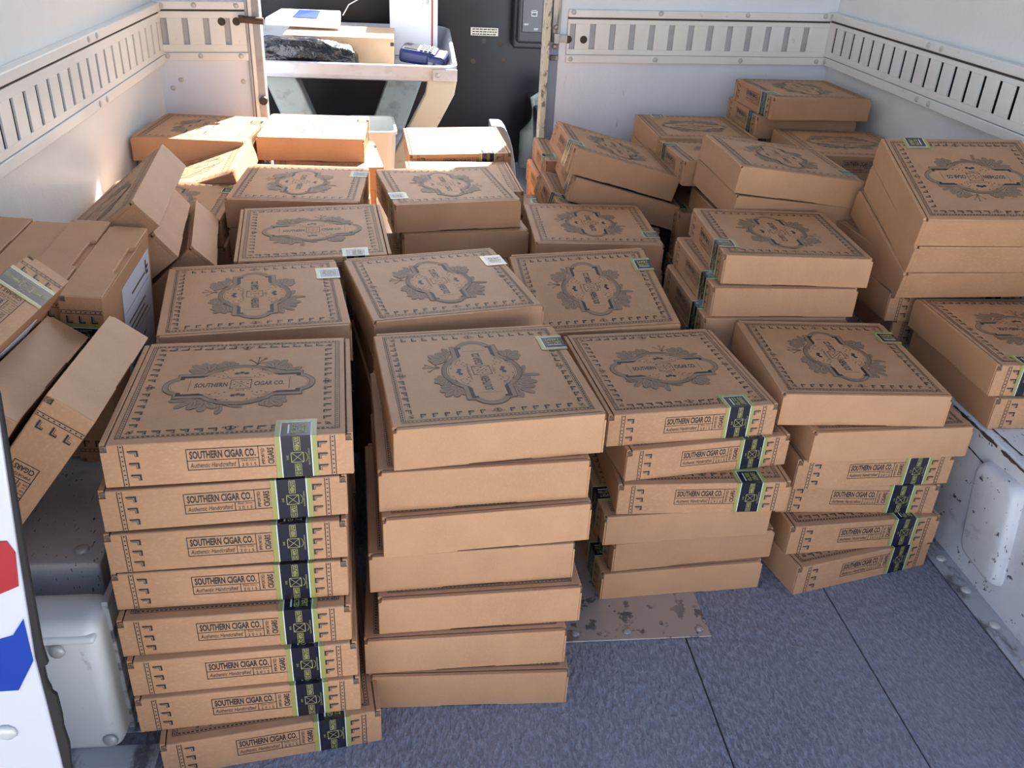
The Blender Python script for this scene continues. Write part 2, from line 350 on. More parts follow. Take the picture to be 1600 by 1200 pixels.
def label_print(x0, x1):
    xc = (x0+x1)/2; F = Ink()
    for a, b, t in ((.0565, .020, 'SOUTHERN'), (.0125, .018, 'CIGAR CO.')):
        F.frame(xc-.0032, a-b/2-.001, xc+.0052, a+b/2+.001, .0006, 7); F.text(t, xc+.001, a, b, .0058, 7, rot=-90, bold=.02)
    F.frame(xc-.0075, .0255, xc+.0090, .0420, .0008, 7); F.line([(xc-.0075, .0255), (xc+.009, .042)], .0006, 7); F.line([(xc-.0075, .042), (xc+.009, .0255)], .0006, 7)
    F.text('AUTHENTIC HANDCRAFTED', xc+.0165, .034, .028, .0020, 7, rot=-90); F.arc(xc+.010, .034, .0045, .008, -70, 70, .0006, 7)
    F.text('2015', xc-.0125, .034, .007, .0028, 7, rot=-90)
    F.b.v = [tuple(FR @ Vector(v)+Vector((0, -.0006, 0))) for v in F.b.v]
    T = Ink(); yc = -D/2+.0185
    T.text('EXPERT', xc+.0095, yc, .0255, .0090, 7, rot=-90, bold=.02); T.text('SELECTED', xc-.0020, yc, .0265, .0080, 7, rot=-90, bold=.02)
    T.line([(xc-.0100, yc-.012), (xc-.0100, yc+.012)], .0022, 5)
    T.b.v = [(v[0], v[1], H+.0013) for v in T.b.v]
    F.b.add(T.b.v, T.b.f); F.b.m = F.b.m[:-len(T.b.m)]+T.b.m
    return F.b.me('label_print', [M[k] for k in Ink.MI], fix=False)

# ---------------------------------------------------------------- the mailer box
def box_body(nd=.0014, n=.05):
    b = B(); t = .0075; hx, hy = W/2, D/2
    for sx in (-1, 1):                                       # rolled side walls with a tab slot in the lower edge
        x = sx*hx
        pts = [(x, -hy+.0032, 0), (x, -n, 0), (x, -n+nd*.5, nd), (x, n-nd*.5, nd), (x, n, 0), (x, hy-.0005, 0), (x, hy-.0005, H-.006), (x, hy-.005, H-.0055), (x, hy-.006, H), (x, -hy+.0032, H)]
        b.prism(pts, (-sx*t, 0, 0))
        if nd > .005: b.box(*sorted((sx*(hx-t), sx*(hx-t-.002))), -hy+.01, hy-.01, .0005, H-.012)
    b.box(-hx+t, hx-t, hy-.004, hy-.0008, 0, H-.006)         # hinge wall
    b.box(-hx+t, hx-t, -hy+.004, hy-.004, .0004, .0034)      # bottom
    b.box(-hx+t, hx-t, -hy+.004, hy-.004, H-.0085, H-.006, 1)      # inner flap under the lid
    b.box(-hx+t, hx-t, -hy+.004, -hy+.0065, 0.003, H-.006, 1)
    return b.me('box_body', [M['kraft'], M['kraft_cut']], bevel=.0009, seg=1)
def box_lid():
    hx, hy = W/2, D/2; g = .0098; b = B()
    # bent card: top panel and front panel in one fold, profile in y-z
    prof = [(hy, H-.0060), (hy, H-.0018), (hy-.0018, H)]+[(-hy+.0028-.0028*math.sin(R(a)), H-.0028+.0028*math.cos(R(a))) for a in (0, 30, 60, 90)]+[(-hy, H-.012), (-hy+.0028, H-.012), (-hy+.0028, H-.005), (-hy+.006, H-.0030), (hy-.004, H-.0030), (hy-.004, H-.0060)]
    b.prism([(-hx+g, y, z) for y, z in prof], (2*(hx-g), 0, 0))
    b.box(-hx+.0008, hx-.0008, -hy, -hy+.0028, 0, H-.0118)
    return b.me('lid', [M['kraft']], bevel=.0006, seg=1)
def flap(sx):
    """little curled ear showing at the front top corner"""
    b = B(); x = sx*(W/2-.0056); pts = []
    for k in range(7):
        a = R(-40+k*40); r = .0034
        pts.append((x+sx*r*math.cos(a), -D/2+.0012, H-.0062+r*math.sin(a)))
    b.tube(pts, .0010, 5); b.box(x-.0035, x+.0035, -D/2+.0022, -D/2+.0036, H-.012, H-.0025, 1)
    return b.me('corner_flap', [M['kraft_cut'], M['flapin']], fix=True)
ME = dict(body=box_body(), bodyN=box_body(.0090, .062), lid=box_lid(), flapL=flap(-1), flapR=flap(1), front=front_print(), top=top_print(0),
          bandR=label_band(.060, .1165), bandL=label_band(-.1165, -.060), bpR=label_print(.060, .1165), bpL=label_print(-.1165, -.060))
def mailer(label, x, y, z, ex, ey, ez, s=1.0, side='R', group='mailer boxes', notch=False):
    mw = Matrix.Translation(Vector((x, y, z))*K) @ Euler((R(ex), R(ey), R(ez)), 'XYZ').to_matrix().to_4x4() @ Matrix.Diagonal((1, 1, s, 1))
    t = thing('mailer_box', label, 'box', group=group, mw=mw)
    ob('box_body', ME['bodyN' if notch else 'body'], t); ob('lid', ME['lid'], t)
    ob('corner_flap', ME['flapL'], t); ob('corner_flap', ME['flapR'], t)
    ob('top_print', ME['top'], t, kind='stuff'); ob('front_print', ME['front'], t, kind='stuff')
    if side:
        l = ob('label_band', ME['band'+side], t, label='black gloss seal with olive edges'); ob('label_print', ME['bp'+side], l, kind='stuff')
    return t

# ---------------------------------------------------------------- the truck body (the setting)
XL, XR, YB, ZT, DZ = -.80, 1.55, 2.20, 2.20, -.05
def simple(name, boxes, m, parent=None, bevel=0, **p):
    b = B()
    for q in boxes: b.box(*q)
    me = b.me(name, m if isinstance(m, list) else [m], bevel=bevel)
    return ob(name, me, parent, **p)
fl = simple('floor', [(XL, XR, -.48, 3.6, -.05, -.004)], M['seam'], kind='structure')
for x0, x1, y1 in ((XL, .5435, 2.4), (.5465, .8655, 2.4), (.8685, 1.1370, 2.4), (1.140, XR, 2.4)):
    simple('floor_sheet', [(x0, x1, -.48, y1, -.004, 0)], M['floor'], fl, bevel=.0008)
simple('floor_sheet', [(XL, XR, 2.403, 3.6, -.004, 0)], M['floor'], fl, bevel=.0008)
# outside ground behind the truck
simple('ground', [(-60, 60, -60, 60, -1.15, -1.10)], M['ground'], kind='structure')
def dome(r, h, n=10):
    b = B(); v = []; 
    for ring, (rr, hh) in enumerate(((r, 0), (r*.85, h*.6), (r*.45, h*.95))):
        v += [(rr*math.cos(2*math.pi*k/n), rr*math.sin(2*math.pi*k/n), hh) for k in range(n)]
    v.append((0, 0, h)); f = []
    for ring in range(2):
        for k in range(n): f.append((ring*n+k, ring*n+(k+1) % n, (ring+1)*n+(k+1) % n, (ring+1)*n+k))
    for k in range(n): f.append((2*n+k, 2*n+(k+1) % n, 3*n))
    f.append(tuple(range(n))[::-1])
    b.add(v, f); return b
RIV = dome(.0085, .004).me('rivet', [M['rivet']], smooth=True)
RIVB = dome(.0120, .006).me('rivet', [M['rivet']], smooth=True)
SCREW = dome(.0085, .005, 12).me('screw', [M['steel']], smooth=True)
RX = {'+x': (0, math.pi/2, 0), '-x': (0, -math.pi/2, 0), '-y': (math.pi/2, 0, 0), '+z': (0, 0, 0)}
def rivet(parent, x, y, z, d, me=RIV, name='rivet'): return ob(name, me, parent, (x, y, z), RX[d])
simple('bounce_wall', [(-22, 20, -17.6, -17, -1.1, 4.2)], M['bounce'], kind='structure')  # unseen wall added to bounce sunlight onto the box fronts
# slotted lining band: real openings between bars; axis 'x' runs along the wall
def band(parent, along, face, sgn, a0, a1, slots, sw, z0, z1, s0, s1, tilt=0, gap=.030, seg=None):
    """along 'y': plate on a side wall at x=face; along 'x': on the back wall at y=face. sgn: direction into the room"""
    def bx(b, u0, u1, q0, q1, za, zb, mi=0):
        n0, n1 = sorted((face+sgn*q0, face+sgn*q1))
        o = len(b.v)
        if along == 'y': b.box(n0, n1, u0, u1, za, zb, mi)
        else: b.box(u0, u1, n0, n1, za, zb, mi)
        if tilt:
            for i in range(o, len(b.v)):
                x, y, z = b.v[i]; b.v[i] = (x, y, z+tilt*((x if along == 'x' else y)-a1))
    b = B(); g0, g1 = gap, gap+.005
    ed = [a0]+[e for s in slots for e in (s-sw/2, s+sw/2)]+[a1]
    bx(b, a0, a1, g0, g1, z0, s0); bx(b, a0, a1, g0, g1, s1, z1)
    for i in range(0, len(ed), 2): bx(b, ed[i], ed[i+1], g0, g1, s0, s1)
    ob('slotted_panel', b.me('slotted_panel', [M['paint']], bevel=.0006, seg=1), parent)
    b = B(); bx(b, a0, a1, 0, .003, z0, z1); bx(b, a0, a1, 0, g0, z0-.002, z0+.004); bx(b, a0, a1, 0, g0, z1-.004, z1+.002)
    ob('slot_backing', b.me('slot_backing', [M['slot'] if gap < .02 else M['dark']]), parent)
    b = B(); bx(b, a0, a1, 0, g0+.001, z1+.001, z1+.007)
    ob('seam_groove', b.me('seam_groove', [M['seam']]), parent)
    b = B(); bx(b, a0, a1, 0, g1+.006, z1+.007, z1+.032); ob('top_ledge', b.me('top_ledge', [M['paint']], bevel=.003), parent)
    b = B(); bx(b, a0, a1, 0, g1+.003, z0-.028, z0-.002); ob('lower_ledge', b.me('lower_ledge', [M['paint']], bevel=.002), parent)
    return g1
wr = simple('wall_right', [(XR, XR+.03, -.2, YB+.03, -.05, ZT)], M['wallp'], kind='structure')
wlft = simple('wall_left', [(XL-.03, XL, -.2, YB+.03, -.05, ZT)], M['wallp'], kind='structure')
band(wr, 'y', XR, -1, -.2, YB, [2.13-.0705*k for k in range(31)][::-1], .016, .752, .866, .772, .853, gap=.020)
for y, z in ((2.168, .886), (1.508, .886), (1.438, .886), (.80, .886), (.73, .886), (2.161, .737), (1.502, .737), (1.435, .737), (.8, .737), (.73, .737)): rivet(wr, XR-.028 if z < .8 else XR-.031, y, z, '-x')
band(wlft, 'y', XL, 1, -.2, YB, [2.14-.0715*k for k in range(31)][::-1], .016, .688, .815, .705, .792, gap=.020)
for y, z in ((1.441, .835), (1.508, .835), (.75, .835), (1.454, .673), (1.515, .673)): rivet(wlft, XL+.028 if z < .8 else XL+.031, y, z, '+x')
# back wall (bulkhead) with the cab opening
wb = simple('wall_back', [(.56, XR+.03, YB, YB+.03, -.05, ZT), (XL-.03, -.475, YB, YB+.03, -.05, ZT), (XL-.03, XR+.03, YB, YB+.03, 2.02, ZT)], M['wallb'], kind='structure')
band(wb, 'x', YB, -1, .585, XR-.02, [.603+.0700*k for k in range(13)], .020, .748, .862, .765, .848, tilt=.020, gap=.008)
for x, z in ((.601, .864), (.906, .870), (1.217, .876), (1.500, .882)): rivet(wb, x, YB-.020, z-.003+.006, '-y')
for x, z in ((.601, .714), (.905, .720), (1.217, .727), (1.500, .733)): rivet(wb, x, YB-.017, z, '-y')
band(wb, 'x', YB, -1, XL+.02, -.500, [-.765, -.697, -.629, -.561], .020, .702, .828, .725, .808, tilt=.03, gap=.008)
for x, z in ((-.765, .838), (-.661, .843), (-.525, .846), (-.765, .682), (-.657, .685), (-.525, .689)): rivet(wb, x, YB-.020 if z > .8 else YB-.017, z, '-y')
for x, z in ((-.765, .575), (-.735, .603), (-.528, .603)): rivet(wb, x, YB, z, '-y')
# latch holes and bolts beside the opening
HOLE = dome(.013, .002, 14).me('bolt_hole', [M['seam']])
for x, z in ((-.578, .795), (-.530, .797)): rivet(wb, x, YB-.0135, z, '-y', HOLE, 'bolt_hole')
for x, z in ((.589, .778), (.643, .779)): rivet(wb, x, YB-.0135, z, '-y', HOLE, 'bolt_hole')
b = B(); b.tube([(-.512, YB-.022, .806), (-.440, YB-.022, .802)], .0115, 10); b.box(-.520, -.505, YB-.030, YB-.014, .795, .818)
o = ob('door_bolt', b.me('door_bolt', [mat('rusty_dark_metal', (.10, .075, .065), .55, metal=.5)], bevel=.001), None, label='rusty bolt rod poking from the left bulkhead edge into the opening', category='bolt')
# door posts
b = B(); b.box(-.480, -.455, YB-.010, YB+.05, 0, ZT-.2); b.box(-.502, -.492, YB-.016, YB, 0, ZT-.2)
pl = ob('trim_1', b.me('trim', [M['alu']], bevel=.003), None, kind='structure')
b = B(); b.box(-.490, -.478, YB-.018, YB-.006, 0, ZT-.2); ob('edge_strip', b.me('edge_strip', [M['paint']], bevel=.002), pl)
b = B(); b.tube([(-.462, YB-.012, .545), (-.462, YB-.030, .545)], .014, 10); ob('knob', b.me('knob', [M['blackmat']], smooth=False), pl)
b = B(); b.box(.505, .525, YB-.022, YB+.05, 0, ZT-.2)
pr = ob('trim_2', b.me('trim', [mat('chipped_cream_edge', (.62, .62, .52), .5, noise=[((60, 60, 30), 5, .55, .62, (.2, .19, .17))])], bevel=.002), None, kind='structure')
b = B(); b.box(.525, .575, YB+.010, YB+.05, 0, ZT-.2); ob('channel', b.me('channel', [mat('blue_grey_channel', (.33, .37, .46), .5)]), pr)
b = B(); b.box(.531, .560, YB-.006, YB+.012, .765, .92); b.box(.531, .560, YB-.004, YB+.012, .705, .722); ob('latch_plate', b.me('latch_plate', [M['steel']], bevel=.002), pr)
b = B(); b.box(.538, .585, YB-.018, YB-.010, .768, .792); b.box(.538, .556, YB-.024, YB-.010, .764, .796); ob('latch_bracket', b.me('latch_bracket', [M['alu']], bevel=.001), pr)
for z in (.752, .815): rivet(pr, .545, YB-.006, z, '-y', SCREW, 'screw')
# roof, rear header
simple('ceiling', [(XL-.03, XR+.03, -.2, YB+.03, ZT, ZT+.03)], M['ceil'], kind='structure')
# wheel housings
b = B(); b.box(1.185, XR, -.48, 1.25, 0, .305)
wh = ob('trim_3', b.me('trim', [M['scuff']], bevel=.006, seg=3), None, kind='structure')
b = B(); b.box(1.139, 1.190, -.48, 1.25, .0005, .0035); ob('floor_flange', b.me('floor_flange', [M['strap']], bevel=.001), wh)
for k in range(14): rivet(wh, 1.162, .33-.100*k if k < 9 else .33+.1*(k-8), .0035, '+z', RIVB)
def pillow(pts, nrm, depth, m, name, parent, inset=.018, n=5):
    """pressed raised panel: rounded outline lofted to an inset face"""
    P = [Vector(p) for p in pts]; nn = Vector(nrm); c = sum(P, Vector())/len(P); ring = []
    m_ = len(P)
    for i in range(m_):                                     # rounded corners
        a, p, q = P[i-1], P[i], P[(i+1) % m_]; r = .030
        u = (a-p).normalized()*r; v = (q-p).normalized()*r
        for k in range(n+1):
            t = k/n; ring.append(p+u*(1-t)**2+v*t**2)
    b = B(); N = len(ring); lv = []
    for s_, h in ((0, -.002), (.15, .35), (.45, .85), (1, 1)):
        lv.append([p+(c-p).normalized()*inset*s_+nn*depth*h for p in ring])
    for L in lv: b.v += [tuple(p) for p in L]
    for j in range(3):
        for i in range(N): b.f.append((j*N+i, j*N+(i+1) % N, (j+1)*N+(i+1) % N, (j+1)*N+i)); b.m.append(0)
    b.f.append(tuple(3*N+i for i in range(N))); b.m.append(0)
    return ob(name, b.me(name, [m], smooth=True), parent)
pillow([(1.185, .335, .262), (1.185, .205, .275), (1.185, .170, .050), (1.185, .300, .055)], (-1, 0, 0), .022, M['scuff'], 'pressed_panel', wh)
b = B(); random.seed(31)
def ragged(b, p0, p1, w0, w1, n, nrm=(-1, 0, 0), up=(0, 0, 1)):
    p0, p1, nrm, up = Vector(p0), Vector(p1), Vector(nrm)*.0009, Vector(up)
    last = None
    for i in range(n+1):
        c = p0+(p1-p0)*i/n; hw = random.uniform(w0, w1); j = random.uniform(-.3, .3)*hw
        cur = (c+up*(hw+j)+nrm, c-up*(hw-j)+nrm)
        if last and random.random() > .06:
            b.add([last[0], cur[0], cur[1], last[1]], [(0, 1, 2, 3)])
        last = cur
ragged(b, (1.185, -.4, .298), (1.185, 1.2, .298), .0012, .0050, 130)
ragged(b, (1.185, .335, .245), (1.185, .60, .262), .0006, .0022, 30)
ragged(b, (1.185, .325, .24), (1.185, .305, .06), .0008, .0045, 26, up=(0, 1, 0))
ragged(b, (1.205, -.4, .3052), (1.205, 1.2, .3052), .0006, .0035, 110, nrm=(0, 0, 1), up=(1, 0, 0))
ob('worn_edge', b.me('worn_edge', [M['seam']], fix=False), wh, kind='stuff')
b = B(); b.box(XL, -.445, .075, 1.44, 0, .27)
wh2 = ob('trim_4', b.me('trim', [M['scuff']], bevel=.006, seg=3), None, kind='structure')
# pale pressed cover in front of the left housing
b = B(); b.box(-.70, -.414, -.055, .030, 0, .262)
cv = ob('trim_5', b.me('trim', [M['paint']], bevel=.022, seg=5, smooth=True), None, kind='structure')
b = B(); b.box(-.438, -.392, -.02, .25, .0005, .003); b.box(-.70, -.36, -.17, -.045, .0005, .004); b.box(-.418, -.409, -.01, .085, 0, .268)
ob('floor_flange', b.me('floor_flange', [M['strap']], bevel=.001), cv)
b = B(); b.box(-.69, -.418, -.060, .026, .232, .246); ob('cover_ledge', b.me('cover_ledge', [M['paint']], bevel=.006, seg=3, smooth=True), cv)
for x, y, z, d in ((-.47, -.0615, .225, '-y'), (-.43, -.0555, .03, '-y')): rivet(cv, x, y, z, d, RIVB)
for y in (.03, .09, .15, .21): rivet(cv, -.405, y-.02, .003, '+z', RIVB)
rivet(cv, -.385, -.105, .004, '+z', RIVB); rivet(wh2, -.48, .11, .27, '+z', RIVB)
# worn steel floor plate
b = B(); b.box(.20, .594, .134, .52, .0005, .0035)
pt = ob('floor_plate', b.me('floor_plate', [M['steel']], bevel=.001), None, label='worn steel plate screwed to the floor under the third front stack', category='plate')
for x in (.337, .435, .576): ob('screw', SCREW, pt, (x, .153, .0035))
# rear corner of the body, left: white painted post with stripes and a rubber seal
b = B()
EDGE = [(-.395, -1.0), (-.384, .20), (-.381, .281), (-.377, .443), (-.363, .595), (-.346, .761), (-.352, .80), (-.40, .90), (-.47, 1.2), (-.52, ZT)]
b.prism([(x, -.29, z) for x, z in EDGE]+[(-1.1, -.29, ZT), (-1.1, -.29, -1.0)], (0, .010, 0)); b.box(-1.1, -.60, -.28, -.20, -1.0, ZT)
rp = ob('wall_rear', b.me('wall', [M['body']], bevel=.02, seg=4), None, kind='structure')
def quad3(name, pts, m, parent, d=.0012):
    b = B(); b.prism([Vector(p) for p in pts], (0, -d, 0)); return ob(name, b.me(name, [m]), parent)
yf = -.2902
quad3('red_stripe', [(-.47, yf, .50), (-.3715, yf, .548), (-.3655, yf, .592), (-.3705, yf, .607), (-.47, yf, .605)], M['red'], rp)
quad3('blue_stripe', [(-.47, yf, .395), (-.403, yf, .397), (-.379, yf, .440), (-.3765, yf, .502), (-.392, yf, .479), (-.407, yf, .474), (-.47, yf, .468)], M['blue'], rp)
rivet(rp, -.430, yf, .330, '-y', RIVB)
b = B(); pts = []
random.seed(3)
inner = [(-.395, -.1), (-.384, .20), (-.381, .281), (-.377, .443), (-.363, .595), (-.346, .761), (-.352, .80), (-.40, .90), (-.47, 1.2)]
outer = [(-.455, 1.2), (-.385, .90), (-.345, .81), (-.342, .775), (-.355, .621), (-.367, .458), (-.366, .432), (-.3715, .428), (-.3725, .405), (-.3705, .395), (-.3705, .388), (-.3665, .383), (-.3670, .35), (-.3690, .33), (-.3680, .30), (-.3730, .262), (-.376, .20), (-.385, -.1)]
pts = [(x, -.289, z) for x, z in inner]+[(x, -.289, z) for x, z in outer]
b.prism(pts, (0, .006, 0))
ob('rubber_seal', b.me('rubber_seal', [M['rubber']], bevel=.001, seg=1), None, label='torn black rubber door seal on the white rear body post', category='seal')
b = B(); b.box(1.55, 1.75, -.29, -.20, -1.0, ZT); b.box(-1.1, 1.75, -.29, -.2, 2.02, ZT+.1); ob('wall_rear', b.me('wall', [M['body']], bevel=.01), None, kind='structure')

# ---------------------------------------------------------------- the cab beyond the opening
b = B(); b.box(XL-.5, 1.9, 3.50, 3.56, -.3, 1.05); b.box(.62, 1.9, YB+.45, 3.5, 0, .35)
cb = ob('wall_cab', b.me('wall', [M['black']], bevel=.01), None, kind='structure')
simple('ceiling_cab', [(XL-.5, 1.9, YB, 3.60, 2.62, 2.66)], M['wallp'], kind='structure')
simple('wall_cab_left', [(XL-.53, XL-.5, YB, 3.55, -.3, 1.25)], M['blackmat'], kind='structure')
simple('wall_cab_right', [(1.9, 1.93, YB, 3.55, -.3, 1.25)], M['blackmat'], kind='structure')
b = B(); b.box(.335, .468, 3.492, 3.5, .610, .646); st = ob('notice_plate', b.me('notice_plate', [mat('cream_sticker', (.62, .60, .52), .5)], bevel=.001), None,
    label='small cream notice sticker on the black cab panel', category='sticker')
b = B()
random.seed(5)
for z in (.639, .628, .617):
    x = .343
    while x < .455:
        w_ = random.uniform(.006, .018); b.box(x, min(x+w_, .461), 3.4912, 3.492, z-.0026, z+.0026); x += w_+.003
ob('print_lines', b.me('print_lines', [M['ink']]), st)
for x, z in ((.40, .585), (.48, .575), (.35, .49), (.50, .50)): rivet(cb, x, 3.50, z, '-y', HOLE, 'bolt_hole')
# heater control console right of the black panel
b = B(); b.box(.545, .75, 3.36, 3.50, .60, 1.0); b.box(.53, .77, 3.40, 3.50, .57, 1.03)
cs = ob('control_console', b.me('control_console', [M['blackmat']], bevel=.012, seg=3), None, label='dark heater control console on the cab dash, right of the opening', category='control panel')
b = B(); b.box(.565, .66, 3.352, 3.36, .65, .80); ob('control_face', b.me('control_face', [mat('charcoal_face', (.045, .05, .055), .4)], bevel=.003), cs)
I = Ink(); I.text('VENT', .585, .685, .022, .008, 5); I.text('DEF', .632, .665, .018, .008, 5); I.frame(.608, .722, .632, .738, .002, 5); I.arc(.62, .74, .014, .006, 0, 180, .002, 5)
I.b.v = [(v[0], 3.3515, v[1]) for v in I.b.v]; ob('control_symbols', I.b.me('control_symbols', [M[k] for k in Ink.MI], fix=False), cs, kind='stuff')
# sorting tray on bent legs
b = B(); x0, x1, y0, y1, z0, z1 = -1.05, .225, 2.60, 3.44, .545, .606
def rr(x0, x1, y0, y1, r, z, n=6):
    out = []
    for cx, cy, a in ((x1-r, y1-r, 0), (x0+r, y1-r, 90), (x0+r, y0+r, 180), (x1-r, y0+r, 270)):
        for k in range(n+1): q = R(a+90*k/n); out.append((cx+r*math.cos(q), cy+r*math.sin(q), z))
    return out
lev = [rr(x0+.02, x1-.02, y0+.02, y1-.02, .05, z0), rr(x0+.004, x1-.004, y0+.004, y1-.004, .06, z0+.006), rr(x0, x1, y0, y1, .07, z0+.02), rr(x0-.004, x1+.004, y0-.004, y1+.004, .07, z1), rr(x0+.004, x1-.004, y0+.004, y1-.004, .065, z1+.004),
       rr(x0+.012, x1-.012, y0+.012, y1-.012, .06, z1-.002), rr(x0+.03, x1-.035, y0+.02, y1-.03, .05, z0+.022), rr(x0+.05, x1-.05, y0+.03, y1-.05, .04, z0+.016)]
def lift(p):   # the rim rises towards the back
    x, y, z = p; return (x, y, z+(.045*max(0, (y-2.70)/.74) if z > .58 else 0))
N = len(lev[0])
for L in lev: b.v += [lift(p) for p in L]
for j in range(len(lev)-1):
    for i in range(N): b.f.append((j*N+i, j*N+(i+1) % N, (j+1)*N+(i+1) % N, (j+1)*N+i)); b.m.append(0)
b.f += [tuple(range(N))[::-1], tuple((len(lev)-1)*N+i for i in range(N))]; b.m += [0, 0]
tr = thing('sorting_tray', 'worn aluminium sorting tray on bent legs beyond the cab opening', 'tray')
ob('tray_pan', b.me('tray_pan', [M['alu']], smooth=False), tr)
def leg(name, c, wd, th, y0, y1, m, parent):
    """bent sheet leg: centre line in x-z with flat width wd along x and flanges, running in depth y0..y1"""
    b = B(); n = len(c); 
    for (x, z) in c: b.v += [(x-wd/2, y0, z), (x+wd/2, y0, z), (x+wd/2, y1, z), (x-wd/2, y1, z)]
    for i in range(n-1):
        for k in range(4): b.f.append((i*4+k, i*4+(k+1) % 4, i*4+4+(k+1) % 4, i*4+4+k)); b.m.append(0)
    b.f += [(3, 2, 1, 0), tuple((n-1)*4+k for k in range(4))]; b.m += [0, 0]
    return ob(name, b.me(name, [m], bevel=.008, seg=3), parent)
leg('leg', [(.168, .575), (.168, .545), (.160, .50), (.105, .395), (.0, .205), (-.10, .0)], .115, .01, 2.602, 2.66, M['legp'], tr)
leg('leg', [(.035, .545), (.02, .48), (-.05, .295), (-.16, .0)], .15, .01, 3.0, 3.1, M['legt'], tr)
leg('leg', [(-.485, .545), (-.465, .51), (-.415, .385), (-.27, .0)], .13, .01, 2.70, 2.80, M['legt'], tr)
b = B(); b.box(.13, .227, 2.592, 2.598, .552, .598); ob('corner_plate', b.me('corner_plate', [M['alu']], bevel=.004), tr); rivet(tr, .150, 2.592, .575, '-y', SCREW, 'screw')
# things lying on the tray
zt = .5625
b = B(); b.box(-.46, -.022, 2.78, 3.10, zt, zt+.118); c1 = thing('carton', 'plain brown carton behind the black bag on the tray', 'box')
ob('carton_body', b.me('carton_body', [M['card']], bevel=.002), c1)
b = B(); b.box(-.035, -.0212, 2.7785, 2.80, zt+.088, zt+.102); ob('handle_mark', b.me('handle_mark', [M['blackmat']]), c1)
random.seed(11); bm = bmesh.new(); bmesh.ops.create_icosphere(bm, subdivisions=4, radius=1)
for v in bm.verts:
    x, y, z = v.co; f = lambda a, q: math.copysign(abs(a)**q, a)
    x, y, z = f(x, .6), f(y, .6), f(z, .7)
    w_ = .10*math.sin(9*x+3*y)*math.cos(7*y-4*z)+.06*math.sin(17*x-11*z+5*y)
    v.co = Vector(((-.385+.205*x*(1+w_*.3)+.02*(x > .8)), 2.705+.062*y*(1+w_), max(zt+.002, zt+.060+.060*z*(1+w_)-.022*max(0, x)**2)))*K
bmesh.ops.recalc_face_normals(bm, faces=bm.faces); me = bpy.data.meshes.new('bag'); bm.to_mesh(me); bm.free(); me.materials.append(M['bag']); me.polygons.foreach_set('use_smooth', [True]*len(me.polygons))
ob('poly_bag', me, None, label='crumpled black plastic mail bag at the front of the tray', category='bag')
b = B(); b.prism([(-.55, 2.95, zt+.128), (-.245, 2.95, zt+.122), (-.25, 3.10, zt+.150), (-.50, 3.10, zt+.150)], (0, 0, .030))
pk = thing('padded_parcel', 'white padded parcel with blue print lying on the brown carton', 'parcel')
ob('envelope', b.me('envelope', [M['box_white']], bevel=.006, seg=3), pk)
b = B(); b.prism([(-.44, 2.972, zt+.1615), (-.34, 2.972, zt+.1585), (-.33, 3.06, zt+.1800), (-.42, 3.06, zt+.1800)], (0, 0, .002)); ob('blue_print', b.me('blue_print', [M['blue']]), pk)
b = B(); b.box(-.043, .165, 3.13, 3.40, zt, zt+.34)
pb = thing('flat_rate_carton', 'tall white mail carton with a red stripe standing on the tray', 'box'); ob('carton_body', b.me('carton_body', [M['box_white']], bevel=.003), pb)
b = B(); b.box(.138, .145, 3.1285, 3.1298, zt, zt+.34); ob('red_stripe', b.me('red_stripe', [M['red']]), pb)
I = Ink(); I.text('PRIORITY', .122, .790, .040, .009, 0, rot=-90, bold=.02); I.text('MAIL', .110, .802, .018, .008, 0, rot=-90, bold=.02); I.rect(.104, .822, .126, .842, 0); I.text('FLAT RATE', .100, .775, .034, .004, 0, rot=-90)
I.b.v = [(v[0], 3.1290, v[1]+.01) for v in I.b.v]; ob('box_print', I.b.me('box_print', [M[k] for k in Ink.MI], fix=False), pb)
dvc = thing('handheld_scanner', 'blue handheld scanner lying on the tray at its right end', 'scanner', (.10, 2.86, zt+.045), (R(8), R(6), R(-12)))
b = B(); b.box(-.095, .06, -.05, .05, -.03, .028); b.box(.02, .098, -.058, .058, -.042, .020); ob('case', b.me('case', [M['device']], bevel=.014, seg=3), dvc)
b = B(); b.box(-.078, -.02, -.036, .036, .026, .0300); ob('screen', b.me('screen', [M['black']], bevel=.002), dvc)
KEY = B(); KEY.box(-.0065, .0065, -.005, .005, 0, .004); KM = KEY.me('key', [M['keys']], bevel=.0015)
for i in range(3):
    for j in range(4): ob('key', KM, dvc, (-.004+i*.018, -.030+j*.020, .0285))
b = B(); b.box(.030, .050, -.0595, -.057, -.022, -.004); b.box(.062, .088, -.0595, -.057, -.016, -.006); ob('port', b.me('port', [M['keys']], bevel=.001), dvc)
b = B(); b.prism([(-.055, 2.66, zt+.003), (.135, 2.655, zt+.003), (.135, 2.775, zt+.003), (.09, 2.795, zt+.003), (-.01, 2.765, zt+.003)], (0, 0, .003))
ob('paper_sheet', b.me('paper_sheet', [M['paper']]), None, label='white papers lying at the front edge of the tray', category='paper')
b = B(); b.tube([(-.235, 3.0, .735), (-.21, 3.02, .775), (-.16, 3.05, .800), (-.12, 3.06, .85), (-.115, 3.08, .95)], .0022, 6)
ob('wire', b.me('wire', [M['tub']], smooth=True), None, label='thin pale wire rising behind the carton on the tray', category='wire')
